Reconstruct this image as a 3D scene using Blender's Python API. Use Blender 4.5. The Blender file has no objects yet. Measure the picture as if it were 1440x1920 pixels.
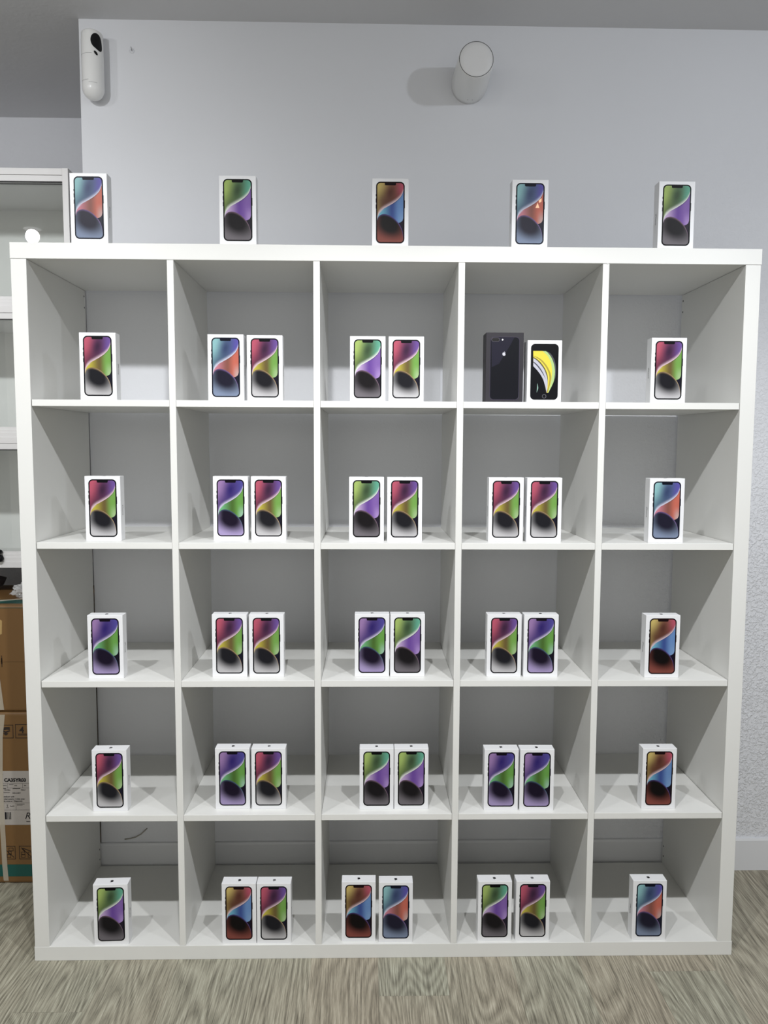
import bpy, bmesh, math, random
from mathutils import Vector, Matrix
random.seed(7)
scene = bpy.context.scene
C = scene.collection
PI = math.pi

# ------------------------------------------------------------------ camera
cam_d = bpy.data.cameras.new('camera')
cam = bpy.data.objects.new('camera', cam_d)
C.objects.link(cam)
cam.location = (0.8648, -1.9267, 1.3356)
cam.rotation_euler = (1.4862, -0.0041, -0.0191)
cam_d.sensor_fit = 'VERTICAL'
cam_d.sensor_height = 36.0
cam_d.lens = 1455.0 / 1920.0 * 36.0
cam_d.clip_start = 0.02
scene.camera = cam

# ------------------------------------------------------------------ world, lights, exposure
scene.view_settings.view_transform = 'Standard'
scene.view_settings.look = 'None'
scene.view_settings.gamma = 1.0
scene.view_settings.use_curve_mapping = False
scene.view_settings.exposure = 0.0
world = bpy.data.worlds.new('world')
scene.world = world
world.use_nodes = True
bg = world.node_tree.nodes['Background']
bg.inputs['Color'].default_value = (1.0, 0.985, 0.925, 1)
bg.inputs['Strength'].default_value = 0.96

CEIL = 2.545
LAMP_Y, LAMP_Z = -1.2, 2.41
# x of the ceiling spotlights, strength of the wide cone, strength of the narrow cone
SPOTS = [(-0.88, 14, 6), (-0.17, 64, 15), (0.71, 2.5, 64), (1.43, 2, 76), (2.35, 36, 14)]

def spot(name, loc, power, size, tilt, col, rad=0.03, roll=0.0, blend=1.0):
    d = bpy.data.lights.new(name, 'SPOT')
    d.energy = power; d.spot_size = math.radians(size); d.spot_blend = blend
    d.color = col; d.shadow_soft_size = rad
    o = bpy.data.objects.new(name, d); C.objects.link(o)
    o.location = loc
    o.rotation_euler = (math.radians(tilt), 0, roll)
    return o
# how each lamp head is turned: sideways aim, cone of the wide beam, tilt and cone of the narrow beam
AIM = [(-0.2, 165, 30, 110), (0.55, 150, 30, 112), (0.0, 150, 28, 93), (0.0, 150, 28, 94), (0.25, 150, 30, 106)]
for (lx, wide, narrow), (roll, wcone, ntilt, ncone) in zip(SPOTS, AIM):
    spot('spot_wide', (lx, LAMP_Y, LAMP_Z), wide, wcone, 48, (0.965, 0.98, 1.0) if lx < 1 else (0.87, 0.92, 1.0), rad=0.034, roll=roll)
    spot('spot_narrow', (lx, LAMP_Y, LAMP_Z), narrow, ncone, ntilt, (0.975, 0.985, 1.0), rad=0.022, blend=0.65)

# ------------------------------------------------------------------ helpers
def lin(c, k=1.0):
    r = []
    for v in c[:3]:
        v = v / 255.0
        v = v / 12.92 if v <= 0.04045 else ((v + 0.055) / 1.055) ** 2.4
        r.append(min(1.0, v * k))
    return (*r, 1.0)

def mat(name, col, rough=0.5, spec=0.5, metal=0.0, bump=0.0, bscale=80.0, vary=0.0):
    m = bpy.data.materials.new(name); m.use_nodes = True
    nt = m.node_tree; b = nt.nodes['Principled BSDF']
    b.inputs['Base Color'].default_value = (*col[:3], 1)
    b.inputs['Roughness'].default_value = rough
    b.inputs['Specular IOR Level'].default_value = spec
    b.inputs['Metallic'].default_value = metal
    tc = nt.nodes.new('ShaderNodeTexCoord')
    n = nt.nodes.new('ShaderNodeTexNoise'); n.inputs['Scale'].default_value = bscale
    n.inputs['Detail'].default_value = 4
    nt.links.new(tc.outputs['Object'], n.inputs['Vector'])
    if bump:
        bp = nt.nodes.new('ShaderNodeBump'); bp.inputs['Strength'].default_value = bump
        bp.inputs['Distance'].default_value = 0.002
        nt.links.new(n.outputs['Fac'], bp.inputs['Height'])
        nt.links.new(bp.outputs['Normal'], b.inputs['Normal'])
    if vary:
        mr = nt.nodes.new('ShaderNodeMapRange')
        mr.inputs['To Min'].default_value = 1 - vary; mr.inputs['To Max'].default_value = 1 + vary
        mx = nt.nodes.new('ShaderNodeMix'); mx.data_type = 'RGBA'; mx.blend_type = 'MULTIPLY'
        mx.inputs['Factor'].default_value = 1.0
        mx.inputs[6].default_value = (*col[:3], 1)
        n2 = nt.nodes.new('ShaderNodeTexNoise'); n2.inputs['Scale'].default_value = 3.0
        nt.links.new(tc.outputs['Object'], n2.inputs['Vector'])
        nt.links.new(n2.outputs['Fac'], mr.inputs['Value'])
        nt.links.new(mr.outputs['Result'], mx.inputs[7])
        nt.links.new(mx.outputs[2], b.inputs['Base Color'])
    return m

def bm_box(bm, x0, x1, y0, y1, z0, z1, bev=0.0, seg=2, mi=0):
    r = bmesh.ops.create_cube(bm, size=1.0)
    vs = r['verts']
    for v in vs:
        v.co = Vector(((x0 + x1) / 2 + v.co.x * (x1 - x0), (y0 + y1) / 2 + v.co.y * (y1 - y0), (z0 + z1) / 2 + v.co.z * (z1 - z0)))
    fs = set(f for v in vs for f in v.link_faces)
    for f in fs: f.material_index = mi
    if bev:
        es = set(e for v in vs for e in v.link_edges)
        bmesh.ops.bevel(bm, geom=list(es), offset=bev, segments=seg, affect='EDGES', profile=0.5)
    return bm

def bm_poly(bm, pts, to3, th=0.0, mi=0):
    """flat polygon pts (a,b), to3(a,b,h) gives its place, th its thickness"""
    front = [bm.verts.new(to3(a, b, th)) for a, b in pts]
    f = bm.faces.new(front); f.material_index = mi
    if th:
        back = [bm.verts.new(to3(a, b, 0)) for a, b in pts]
        n = len(pts)
        for i in range(n):
            g = bm.faces.new((front[i], back[i], back[(i + 1) % n], front[(i + 1) % n])); g.material_index = mi
    return f

def rrect(x0, x1, z0, z1, r, n=7):
    pts = []
    for cx, cz, a0 in ((x1 - r, z1 - r, 0), (x0 + r, z1 - r, 90), (x0 + r, z0 + r, 180), (x1 - r, z0 + r, 270)):
        for k in range(n + 1):
            a = math.radians(a0 + 90 * k / n)
            pts.append((cx + r * math.cos(a), cz + r * math.sin(a)))
    return pts

def obj(name, bm, mats, parent=None, smooth=False, fixn=True):
    if fixn: bmesh.ops.recalc_face_normals(bm, faces=bm.faces[:])
    me = bpy.data.meshes.new(name); bm.to_mesh(me); bm.free()
    for m in (mats if isinstance(mats, (list, tuple)) else [mats]): me.materials.append(m)
    if smooth:
        for p in me.polygons: p.use_smooth = True
    o = bpy.data.objects.new(name, me); C.objects.link(o)
    if parent is not None: o.parent = parent
    return o

def box(name, x0, x1, y0, y1, z0, z1, m, parent=None, bev=0.0):
    bm = bmesh.new(); bm_box(bm, x0, x1, y0, y1, z0, z1, bev)
    o = obj(name, bm, m, parent)
    return o

def tag(o, label=None, cat=None, group=None, kind=None):
    if label: o['label'] = label
    if cat: o['category'] = cat
    if group: o['group'] = group
    if kind: o['kind'] = kind
    return o

def empty(name, loc=(0, 0, 0), label=None, cat=None, group=None, rz=0.0):
    o = bpy.data.objects.new(name, None); C.objects.link(o)
    o.location = loc; o.rotation_euler = (0, 0, rz); o.empty_display_size = 0.05
    return tag(o, label, cat, group)

def tube(bm, pts, r, n=8, mi=0):
    rings = []
    for i, p in enumerate(pts):
        p = Vector(p)
        a = Vector(pts[max(0, i - 1)]); b = Vector(pts[min(len(pts) - 1, i + 1)])
        d = (b - a).normalized()
        u = d.cross(Vector((0.13, 0.21, 0.97))).normalized(); w = d.cross(u)
        rings.append([bm.verts.new(p + (u * math.cos(2 * PI * k / n) + w * math.sin(2 * PI * k / n)) * r) for k in range(n)])
    for i in range(len(rings) - 1):
        for k in range(n):
            f = bm.faces.new((rings[i][k], rings[i][(k + 1) % n], rings[i + 1][(k + 1) % n], rings[i + 1][k])); f.material_index = mi
    bm.faces.new(rings[0][::-1]).material_index = mi; bm.faces.new(rings[-1]).material_index = mi

def lathe_y(bm, prof, cx, cz, n=48, mi=0):
    """profile (radius, y) turned about the axis along y"""
    rings = []
    for r, y in prof:
        if r < 1e-6:
            rings.append([bm.verts.new((cx, y, cz))])
        else:
            rings.append([bm.verts.new((cx + r * math.cos(2 * PI * k / n), y, cz + r * math.sin(2 * PI * k / n))) for k in range(n)])
    for a, b in zip(rings[:-1], rings[1:]):
        for k in range(n):
            k2 = (k + 1) % n
            if len(a) == 1 and len(b) > 1: f = bm.faces.new((a[0], b[k], b[k2]))
            elif len(b) == 1 and len(a) > 1: f = bm.faces.new((a[k], b[0], a[k2]))
            else: f = bm.faces.new((a[k], b[k], b[k2], a[k2]))
            f.material_index = mi

def text_mesh(body, size, mi=0, bold=0.0, shear=0.0, space=1.0):
    cu = bpy.data.curves.new('text', 'FONT'); cu.body = body; cu.size = size
    cu.offset = bold; cu.shear = shear; cu.space_character = space; cu.resolution_u = 3
    o = bpy.data.objects.new('text', cu); C.objects.link(o)
    dg = bpy.context.evaluated_depsgraph_get(); dg.update()
    me = bpy.data.meshes.new_from_object(o.evaluated_get(dg))
    bpy.data.objects.remove(o); bpy.data.curves.remove(cu)
    return me

# ------------------------------------------------------------------ materials of the room
def wall_material(name, base, strength, scale, edge=False):
    m = bpy.data.materials.new(name); m.use_nodes = True
    nt = m.node_tree; N = nt.nodes; L = nt.links
    b = N['Principled BSDF']; b.inputs['Roughness'].default_value = 0.75
    b.inputs['Specular IOR Level'].default_value = 0.3
    tc = N.new('ShaderNodeTexCoord')
    n1 = N.new('ShaderNodeTexNoise'); n1.inputs['Scale'].default_value = scale
    n1.inputs['Detail'].default_value = 3; n1.inputs['Distortion'].default_value = 0.6
    n2 = N.new('ShaderNodeTexNoise'); n2.inputs['Scale'].default_value = 1.6
    n3 = N.new('ShaderNodeTexNoise'); n3.inputs['Scale'].default_value = 9; n3.inputs['Detail'].default_value = 5
    for n in (n1, n2, n3): L.new(tc.outputs['Object'], n.inputs['Vector'])
    ramp = N.new('ShaderNodeMapRange'); ramp.interpolation_type = 'SMOOTHSTEP'
    ramp.inputs['From Min'].default_value = 0.42; ramp.inputs['From Max'].default_value = 0.68
    L.new(n1.outputs['Fac'], ramp.inputs['Value'])
    bp = N.new('ShaderNodeBump'); bp.inputs['Distance'].default_value = 0.0035
    L.new(ramp.outputs['Result'], bp.inputs['Height'])
    if edge:   # the old rough plaster is strong on the right of the shelf and low down, nearly flat higher up
        sx = N.new('ShaderNodeSeparateXYZ'); L.new(tc.outputs['Object'], sx.inputs[0])
        mx = N.new('ShaderNodeMapRange'); mx.inputs['From Min'].default_value = 2.35; mx.inputs['From Max'].default_value = 1.0
        mx.inputs['To Min'].default_value = 0.04; mx.inputs['To Max'].default_value = strength
        L.new(sx.outputs['Z'], mx.inputs['Value'])
        mr = N.new('ShaderNodeMapRange'); mr.inputs['From Min'].default_value = 1.55; mr.inputs['From Max'].default_value = 1.9
        mr.inputs['To Min'].default_value = 0.16; L.new(sx.outputs['X'], mr.inputs['Value'])
        mm = N.new('ShaderNodeMath'); mm.operation = 'MULTIPLY'
        L.new(mx.outputs['Result'], mm.inputs[0]); L.new(mr.outputs['Result'], mm.inputs[1]); L.new(mm.outputs[0], bp.inputs['Strength'])
    else:
        bp.inputs['Strength'].default_value = strength
    bp2 = N.new('ShaderNodeBump'); bp2.inputs['Strength'].default_value = 0.12; bp2.inputs['Distance'].default_value = 0.004
    L.new(n3.outputs['Fac'], bp2.inputs['Height']); L.new(bp.outputs['Normal'], bp2.inputs['Normal'])
    L.new(bp2.outputs['Normal'], b.inputs['Normal'])
    cr = N.new('ShaderNodeMapRange'); cr.inputs['To Min'].default_value = 0.96; cr.inputs['To Max'].default_value = 1.04
    L.new(n2.outputs['Fac'], cr.inputs['Value'])
    mx2 = N.new('ShaderNodeMix'); mx2.data_type = 'RGBA'; mx2.blend_type = 'MULTIPLY'; mx2.inputs['Factor'].default_value = 1
    mx2.inputs[6].default_value = (*base, 1); L.new(cr.outputs['Result'], mx2.inputs[7])
    L.new(mx2.outputs[2], b.inputs['Base Color'])
    return m

M_wall = wall_material('painted_plaster', (0.72, 0.73, 0.76), 0.6, 125, True)
M_wall2 = wall_material('painted_plaster_far', (0.70, 0.71, 0.745), 0.15, 60)
M_ceil = wall_material('ceiling_paint', (0.66, 0.66, 0.67), 0.06, 40)
M_base = mat('skirting_paint', (0.70, 0.71, 0.73), 0.45, bump=0.1, bscale=20)

def oak():
    m = bpy.data.materials.new('oak_vinyl'); m.use_nodes = True
    nt = m.node_tree; N = nt.nodes; L = nt.links
    b = N['Principled BSDF']; b.inputs['Roughness'].default_value = 0.55; b.inputs['Specular IOR Level'].default_value = 0.35
    tc = N.new('ShaderNodeTexCoord'); oi = N.new('ShaderNodeObjectInfo')
    off = N.new('ShaderNodeVectorMath'); off.operation = 'SCALE'
    cmb = N.new('ShaderNodeCombineXYZ')
    for k, s in enumerate((17.3, 41.7, 9.1)):
        mm = N.new('ShaderNodeMath'); mm.operation = 'MULTIPLY'; mm.inputs[1].default_value = s
        L.new(oi.outputs['Random'], mm.inputs[0]); L.new(mm.outputs[0], cmb.inputs[k])
    add = N.new('ShaderNodeVectorMath'); add.operation = 'ADD'
    L.new(tc.outputs['Object'], add.inputs[0]); L.new(cmb.outputs[0], add.inputs[1])
    # grain: wavy rings drawn out along the plank
    mp = N.new('ShaderNodeMapping'); mp.inputs['Scale'].default_value = (1.0, 0.17, 1.0)
    L.new(add.outputs[0], mp.inputs['Vector'])
    nz = N.new('ShaderNodeTexNoise'); nz.inputs['Scale'].default_value = 5.5; nz.inputs['Detail'].default_value = 1.6; nz.inputs['Roughness'].default_value = 0.4
    L.new(mp.outputs[0], nz.inputs['Vector'])
    mul = N.new('ShaderNodeMath'); mul.operation = 'MULTIPLY'; mul.inputs[1].default_value = 70.0
    L.new(nz.outputs['Fac'], mul.inputs[0])
    fr = N.new('ShaderNodeMath'); fr.operation = 'PINGPONG'; fr.inputs[1].default_value = 1.0
    L.new(mul.outputs[0], fr.inputs[0])
    # fine fibres
    mp2 = N.new('ShaderNodeMapping'); mp2.inputs['Scale'].default_value = (1.0, 0.03, 1.0)
    L.new(add.outputs[0], mp2.inputs['Vector'])
    n2 = N.new('ShaderNodeTexNoise'); n2.inputs['Scale'].default_value = 330; n2.inputs['Detail'].default_value = 3; n2.inputs['Roughness'].default_value = 0.75
    L.new(mp2.outputs[0], n2.inputs['Vector'])
    n3 = N.new('ShaderNodeTexNoise'); n3.inputs['Scale'].default_value = 3.2; n3.inputs['Detail'].default_value = 2
    L.new(add.outputs[0], n3.inputs['Vector'])
    a1 = N.new('ShaderNodeMath'); a1.operation = 'MULTIPLY'; a1.inputs[1].default_value = 0.18
    L.new(fr.outputs[0], a1.inputs[0])
    a2 = N.new('ShaderNodeMath'); a2.operation = 'MULTIPLY_ADD'; a2.inputs[1].default_value = 1.0
    L.new(n2.outputs['Fac'], a2.inputs[0]); L.new(a1.outputs[0], a2.inputs[2])
    rp = N.new('ShaderNodeValToRGB')
    rp.color_ramp.elements[0].position = 0.36; rp.color_ramp.elements[0].color = lin((96, 91, 81))
    rp.color_ramp.elements[1].position = 0.98; rp.color_ramp.elements[1].color = lin((202, 197, 183))
    e = rp.color_ramp.elements.new(0.64); e.color = lin((156, 150, 136))
    L.new(a2.outputs[0], rp.inputs['Fac'])
    # each plank a little greener or browner
    tint = N.new('ShaderNodeValToRGB')
    tint.color_ramp.elements[0].color = (1.04, 0.96, 0.90, 1); tint.color_ramp.elements[1].color = (0.94, 1.02, 0.98, 1)
    mz = N.new('ShaderNodeMath'); mz.operation = 'MULTIPLY_ADD'; mz.inputs[1].default_value = 0.6
    sb = N.new('ShaderNodeMath'); sb.operation = 'MULTIPLY'; sb.inputs[1].default_value = 0.55
    L.new(oi.outputs['Random'], sb.inputs[0])
    L.new(n3.outputs['Fac'], mz.inputs[0]); L.new(sb.outputs[0], mz.inputs[2]); L.new(mz.outputs[0], tint.inputs['Fac'])
    mx = N.new('ShaderNodeMix'); mx.data_type = 'RGBA'; mx.blend_type = 'MULTIPLY'; mx.inputs['Factor'].default_value = 1
    L.new(rp.outputs[0], mx.inputs[6]); L.new(tint.outputs[0], mx.inputs[7])
    L.new(mx.outputs[2], b.inputs['Base Color'])
    bp = N.new('ShaderNodeBump'); bp.inputs['Strength'].default_value = 0.25; bp.inputs['Distance'].default_value = 0.001
    L.new(n2.outputs['Fac'], bp.inputs['Height']); L.new(bp.outputs['Normal'], b.inputs['Normal'])
    return m
M_oak = oak()
M_joint = mat('floor_joint', lin((70, 66, 56)), 0.8)

# ------------------------------------------------------------------ the room
X0, X1, Y0, YF = -2.6, 3.4, -4.6, 1.09
fl = box('floor', X0, X1, Y0, YF + 0.1, -0.05, -0.0012, M_joint); tag(fl, kind='structure')
PW, PL, SEAM = 0.1735, 1.22, 1.065
# columns 0 and -5 have a plank end that shows in front of the shelf
x_first = math.floor((X0 - SEAM) / PW)
mesh_cache = {}
k = x_first
while SEAM + (k - 1) * PW < X1:
    xa, xb = SEAM + (k - 1) * PW, SEAM + k * PW
    xa, xb = max(xa, X0), min(xb, X1)
    if xb - xa > 0.01:
        ofs = {0: -0.142, -5: -0.186, 1: -0.78}.get(k, (k * 0.437 + 0.31) % PL - 0.9)
        y = ofs
        while y > Y0: y -= PL
        while y < YF + 0.05:
            ya, yb = max(y, Y0), min(y + PL, YF + 0.05)
            if yb - ya > 0.01 and ya > -3.6 or yb > -2.6:
                key = (round(xb - xa, 4), round(yb - ya, 4))
                if key not in mesh_cache:
                    bm = bmesh.new(); g = 0.00016
                    w2, l2 = (xb - xa) / 2, (yb - ya) / 2
                    bm_box(bm, -w2 + g, w2 - g, -l2 + g, l2 - g, -0.0012, 0.0, 0.0)
                    o = obj('plank', bm, M_oak, fl); mesh_cache[key] = o.data
                else:
                    o = bpy.data.objects.new('plank', mesh_cache[key]); C.objects.link(o); o.parent = fl
                o.location = ((xa + xb) / 2, (ya + yb) / 2, 0)
            y += PL
    k += 1

ce = box('ceiling', X0, X1, Y0, YF + 0.1, CEIL, CEIL + 0.1, M_ceil); tag(ce, kind='structure')
# the wall behind the shelf runs slightly away to the right
WALL_A = (0.418 - 0.4105) / 1.8
def wy(x): return 0.4105 + WALL_A * x
bm = bmesh.new()
xs = [0.034, X1]
vs = [bm.verts.new((x, y, z)) for z in (0, CEIL) for x, y in ((xs[0], wy(xs[0])), (xs[1], wy(xs[1])), (xs[1], YF + 0.1), (xs[0], YF + 0.1))]
for q in ((0, 1, 5, 4), (1, 2, 6, 5), (2, 3, 7, 6), (3, 0, 4, 7), (0, 3, 2, 1), (4, 5, 6, 7)): bm.faces.new([vs[i] for i in q])
wb = obj('wall_back', bm, M_wall); tag(wb, kind='structure')
o = box('wall_far', X0, 0.034, YF, YF + 0.1, 0, CEIL, M_wall2); tag(o, kind='structure')
o = box('wall_left', X0 - 0.1, X0, Y0, YF + 0.1, 0, CEIL, M_wall2); tag(o, kind='structure')
o = box('wall_right', X1, X1 + 0.1, Y0, YF + 0.1, 0, CEIL, M_wall2); tag(o, kind='structure')
# skirting board along the back wall
bm = bmesh.new()
pr = [(0, 0), (-0.0115, 0), (-0.0115, 0.097), (-0.0085, 0.1035), (0, 0.1035)]
ra = [bm.verts.new((0.034, wy(0.034) + a, b)) for a, b in pr]; rb = [bm.verts.new((X1, wy(X1) + a, b)) for a, b in pr]
for i in range(5): bm.faces.new((ra[i], ra[(i + 1) % 5], rb[(i + 1) % 5], rb[i]))
bm.faces.new(ra); bm.faces.new(rb[::-1])
o = obj('baseboard_back', bm, M_base); tag(o, kind='structure')
bm = bmesh.new(); bm_box(bm, X0, 0.034, YF - 0.0115, YF, 0, 0.1035, 0.002)
o = obj('baseboard_far', bm, M_base); tag(o, kind='structure')

# ------------------------------------------------------------------ cube shelf
M_shelf = mat('white_foil_board', (0.70, 0.70, 0.675), 0.38, 0.45, bump=0.02, bscale=300, vary=0.015)
M_hole = mat('drilled_hole', (0.02, 0.02, 0.02), 0.9)
W, H, D = 1.8255, 1.82, 0.39
T, TI = 0.038, 0.016
CW = (W - 2 * T - 4 * TI) / 5
shelf = empty('cube_shelf', (0, 0, 0), 'large white open shelf of five by five cubbies against the wall', 'shelf')
box('bottom_board', 0, W, 0, D, 0, T, M_shelf, shelf, 0.0008)
box('top_board', 0, W, 0, D, H - T, H, M_shelf, shelf, 0.0008)
for xa in (0.0012, W - T - 0.0012):
    box('side_board', xa, xa + T - 0.0005, 0.0005, D, T + 0.0002, H - T - 0.0006, M_shelf, shelf, 0.0008)
cols = []
for c in range(5):
    cols.append((T + c * (CW + TI), T + c * (CW + TI) + CW))
for c in range(4):
    box('divider', cols[c][1], cols[c + 1][0], 0.0005, D, T + 0.0002, H - T - 0.0004, M_shelf, shelf, 0.0006)
ZS = [H, 1.446, 1.094, 0.742, 0.390, T]
for r in range(1, 5):
    for c in range(5):
        a = cols[c][0] + (0.0028 if c == 0 else 0.0004); b = cols[c][1] - (0.0028 if c == 4 else 0.0004)
        box('shelf_board', a, b, 0.0012, D, ZS[r] - TI, ZS[r], M_shelf, shelf, 0.0006)
def hole(x, y, z, sx):
    bm = bmesh.new()
    n = 10
    pts = [bm.verts.new((x + sx * 0.0003, y + 0.0026 * math.cos(2 * PI * i / n), z + 0.0026 * math.sin(2 * PI * i / n))) for i in range(n)]
    pts2 = [bm.verts.new((v.co.x - sx * 0.001, v.co.y, v.co.z)) for v in pts]
    bm.faces.new(pts)
    for i in range(n): bm.faces.new((pts[i], pts2[i], pts2[(i + 1) % n], pts[(i + 1) % n]))
    obj('peg_hole', bm, M_hole, shelf)
for z in (1.764, 1.732, 0.096, 0.064):
    hole(T + 0.0007, 0.380, z, 1); hole(W - T - 0.0012, 0.380, z, -1)
# small knock on the front edge of the top board
bm = bmesh.new(); bm_box(bm, 1.444, 1.4475, -0.0006, 0.0004, H - T - 0.0012, H - T + 0.0006, 0.0003)
obj('edge_chip', bm, M_shelf, shelf)

# ------------------------------------------------------------------ phone boxes
BW, BH, BD = 0.0888, 0.1635, 0.0325
M_card = mat('white_carton', (0.75, 0.755, 0.77), 0.42, 0.45, bump=0.015, bscale=400)
M_ink_black = mat('black_foil_print', (0.008, 0.008, 0.01), 0.45, 0.1)
M_ink_grey = mat('grey_foil_print', (0.11, 0.11, 0.12), 0.3, 0.6)
M_side_ink = mat('side_print', (0.10, 0.10, 0.105), 0.4)

LOGO = [(0, .60), (.10, .655), (.20, .70), (.34, .72), (.46, .67), (.56, .58), (.60, .53), (.51, .44), (.455, .32), (.45, .18), (.50, .04), (.58, -.05), (.665, -.10),
        (.61, -.25), (.53, -.40), (.43, -.53), (.33, -.61), (.22, -.63), (.11, -.59), (0, -.57), (-.11, -.59), (-.22, -.63), (-.33, -.60), (-.44, -.49),
        (-.54, -.34), (-.61, -.16), (-.645, .05), (-.64, .24), (-.59, .42), (-.49, .58), (-.36, .68), (-.24, .70), (-.12, .66)]
LEAF = [(.0, .76), (.01, .88), (.07, .99), (.16, 1.06), (.27, 1.09), (.27, .99), (.22, .88), (.14, .80), (.06, .76)]
def bm_logo(bm, s, to3, th, mi=0):
    bm_poly(bm, [(a * s, b * s) for a, b in LOGO], to3, th, mi)
    bm_poly(bm, [(a * s, b * s) for a, b in LEAF], to3, th, mi)

class G:
    """tiny node-graph writer"""
    def __init__(self, nt): self.nt = nt; self.N = nt.nodes; self.L = nt.links
    def put(self, sock, v):
        if isinstance(v, (int, float)): sock.default_value = v
        elif isinstance(v, tuple): sock.default_value = v
        else: self.L.new(v, sock)
    def m(self, op, a, b=0.0, c=0.0, clamp=False):
        n = self.N.new('ShaderNodeMath'); n.operation = op; n.use_clamp = clamp
        for s, v in zip(n.inputs, (a, b, c)): self.put(s, v)
        return n.outputs[0]
    def ss(self, v, lo, hi, a=0.0, b=1.0):
        n = self.N.new('ShaderNodeMapRange'); n.interpolation_type = 'SMOOTHSTEP'
        for s, x in zip(n.inputs[:5], (v, lo, hi, a, b)): self.put(s, x)
        return n.outputs[0]
    def mix(self, f, a, b):
        n = self.N.new('ShaderNodeMix'); n.data_type = 'RGBA'
        self.put(n.inputs[0], f); self.put(n.inputs[6], a); self.put(n.inputs[7], b)
        return n.outputs[2]
    def curve(self, v, pts):
        n = self.N.new('ShaderNodeFloatCurve'); cm = n.mapping; c = cm.curves[0]
        c.points[0].location = pts[0]; c.points[1].location = pts[-1]
        for p in pts[1:-1]: c.points.new(*p)
        cm.update(); self.put(n.inputs['Value'], v)
        return n.outputs[0]

def art(name, p):
    m = bpy.data.materials.new(name); m.use_nodes = True
    g = G(m.node_tree); b = g.N['Principled BSDF']
    b.inputs['Roughness'].default_value = 0.4; b.inputs['Specular IOR Level'].default_value = 0.12
    uv = g.N.new('ShaderNodeUVMap'); uv.uv_map = 'print'
    sp = g.N.new('ShaderNodeSeparateXYZ'); g.L.new(uv.outputs[0], sp.inputs[0])
    u, v = sp.outputs[0], sp.outputs[1]
    k = 0.74
    def soft(x, w=0.13):
        g_ = sum(x) / 3.0
        return tuple(v * (1 - w) + g_ * w for v in x)
    c = {q: lin(soft(x), k) for q, x in p.items()}
    S = g.curve(u, [(0, .60), (.03, .545), (.07, .505), (.17, .457), (.38, .40), (.61, .34), (.80, .275), (.93, .205), (1, .125)])
    Dk = g.curve(u, [(0, .635), (.03, .585), (.09, .552), (.22, .527), (.38, .533), (.56, .568), (.72, .627), (.85, .697), (.94, .778), (.985, .86), (1, .93)])
    En = g.curve(u, [(0, .99), (.70, .99), (.72, .668), (.80, .672), (.875, .664), (.93, .650), (.97, .630), (1, .585)])
    # upper wave
    top = g.mix(g.ss(u, .15, .9), c['A'], c['B'])
    du = g.m('SUBTRACT', u, .50); dv = g.m('SUBTRACT', v, .17)
    # blob drawn out along the falling diagonal
    p1 = g.m('ADD', g.m('MULTIPLY', du, .55), g.m('MULTIPLY', dv, -.84))      # along the wave
    p2 = g.m('ADD', g.m('MULTIPLY', du, .84), g.m('MULTIPLY', dv, .95))       # across it
    dd = g.m('SQRT', g.m('ADD', g.m('MULTIPLY', g.m('MULTIPLY', p1, p1), 1.6), g.m('MULTIPLY', g.m('MULTIPLY', p2, p2), 1.9)))
    top = g.mix(g.ss(dd, .0, .70, 1.0, 0.0), top, c['C'])
    top = g.mix(g.m('MULTIPLY', g.m('MULTIPLY', g.ss(v, *((.04, .34) if name == 'print_R' else (.14, .46))), g.ss(u, .0, .25, .75, 1)), .9), top, c['C'])
    gs = g.m('SUBTRACT', S, v)
    glow = g.m('POWER', g.ss(gs, 0.0, .105, 1.0, 0.0), 2.8)
    top = g.mix(g.m('MULTIPLY', glow, .9), top, c['L'])
    # middle field
    mid = g.mix(g.ss(u, .05, .58), c['M1'], c['M2'])
    mid = g.mix(g.ss(u, .55, .86), mid, c['M3'])
    mid = g.mix(g.m('MULTIPLY', g.ss(v, .40, .64), g.ss(u, .72, .95)), mid, c['M4'])
    mid = g.mix(g.m('MULTIPLY', g.ss(g.m('SUBTRACT', v, S), 0, .035, 1, 0), g.ss(u, .3, .05)), mid, c['L'])
    darkn = g.m('MULTIPLY', g.ss(g.m('SUBTRACT', v, S), 0, .03, .45, 0), g.ss(u, .45, .7))
    mid = g.mix(darkn, mid, c['K'])
    # disk
    fu = g.m('DIVIDE', g.m('SUBTRACT', u, .47), .60); fv = g.m('DIVIDE', g.m('SUBTRACT', v, .715), .215)
    fd = g.m('SQRT', g.m('ADD', g.m('MULTIPLY', fu, fu), g.m('MULTIPLY', g.m('MAXIMUM', g.m('ADD', fv, g.m('MULTIPLY', fu, -.25)), 0), g.m('MAXIMUM', g.m('ADD', fv, g.m('MULTIPLY', fu, -.25)), 0))))
    disk = g.mix(g.ss(fd, .40, 1.38), c['K'], c['F'])
    rim = g.m('SUBTRACT', v, Dk)
    disk = g.mix(g.m('MULTIPLY', g.m('POWER', g.ss(rim, 0, .05, 1, 0), 2.0), g.m('ADD', .35, g.m('MULTIPLY', u, .5))), disk, c['RIM'])
    col = g.mix(g.m('GREATER_THAN', v, S), top, mid)
    col = g.mix(g.m('GREATER_THAN', v, En), col, c['N'])
    col = g.mix(g.m('GREATER_THAN', v, Dk), col, disk)
    g.L.new(col, b.inputs['Base Color'])
    return m

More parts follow.
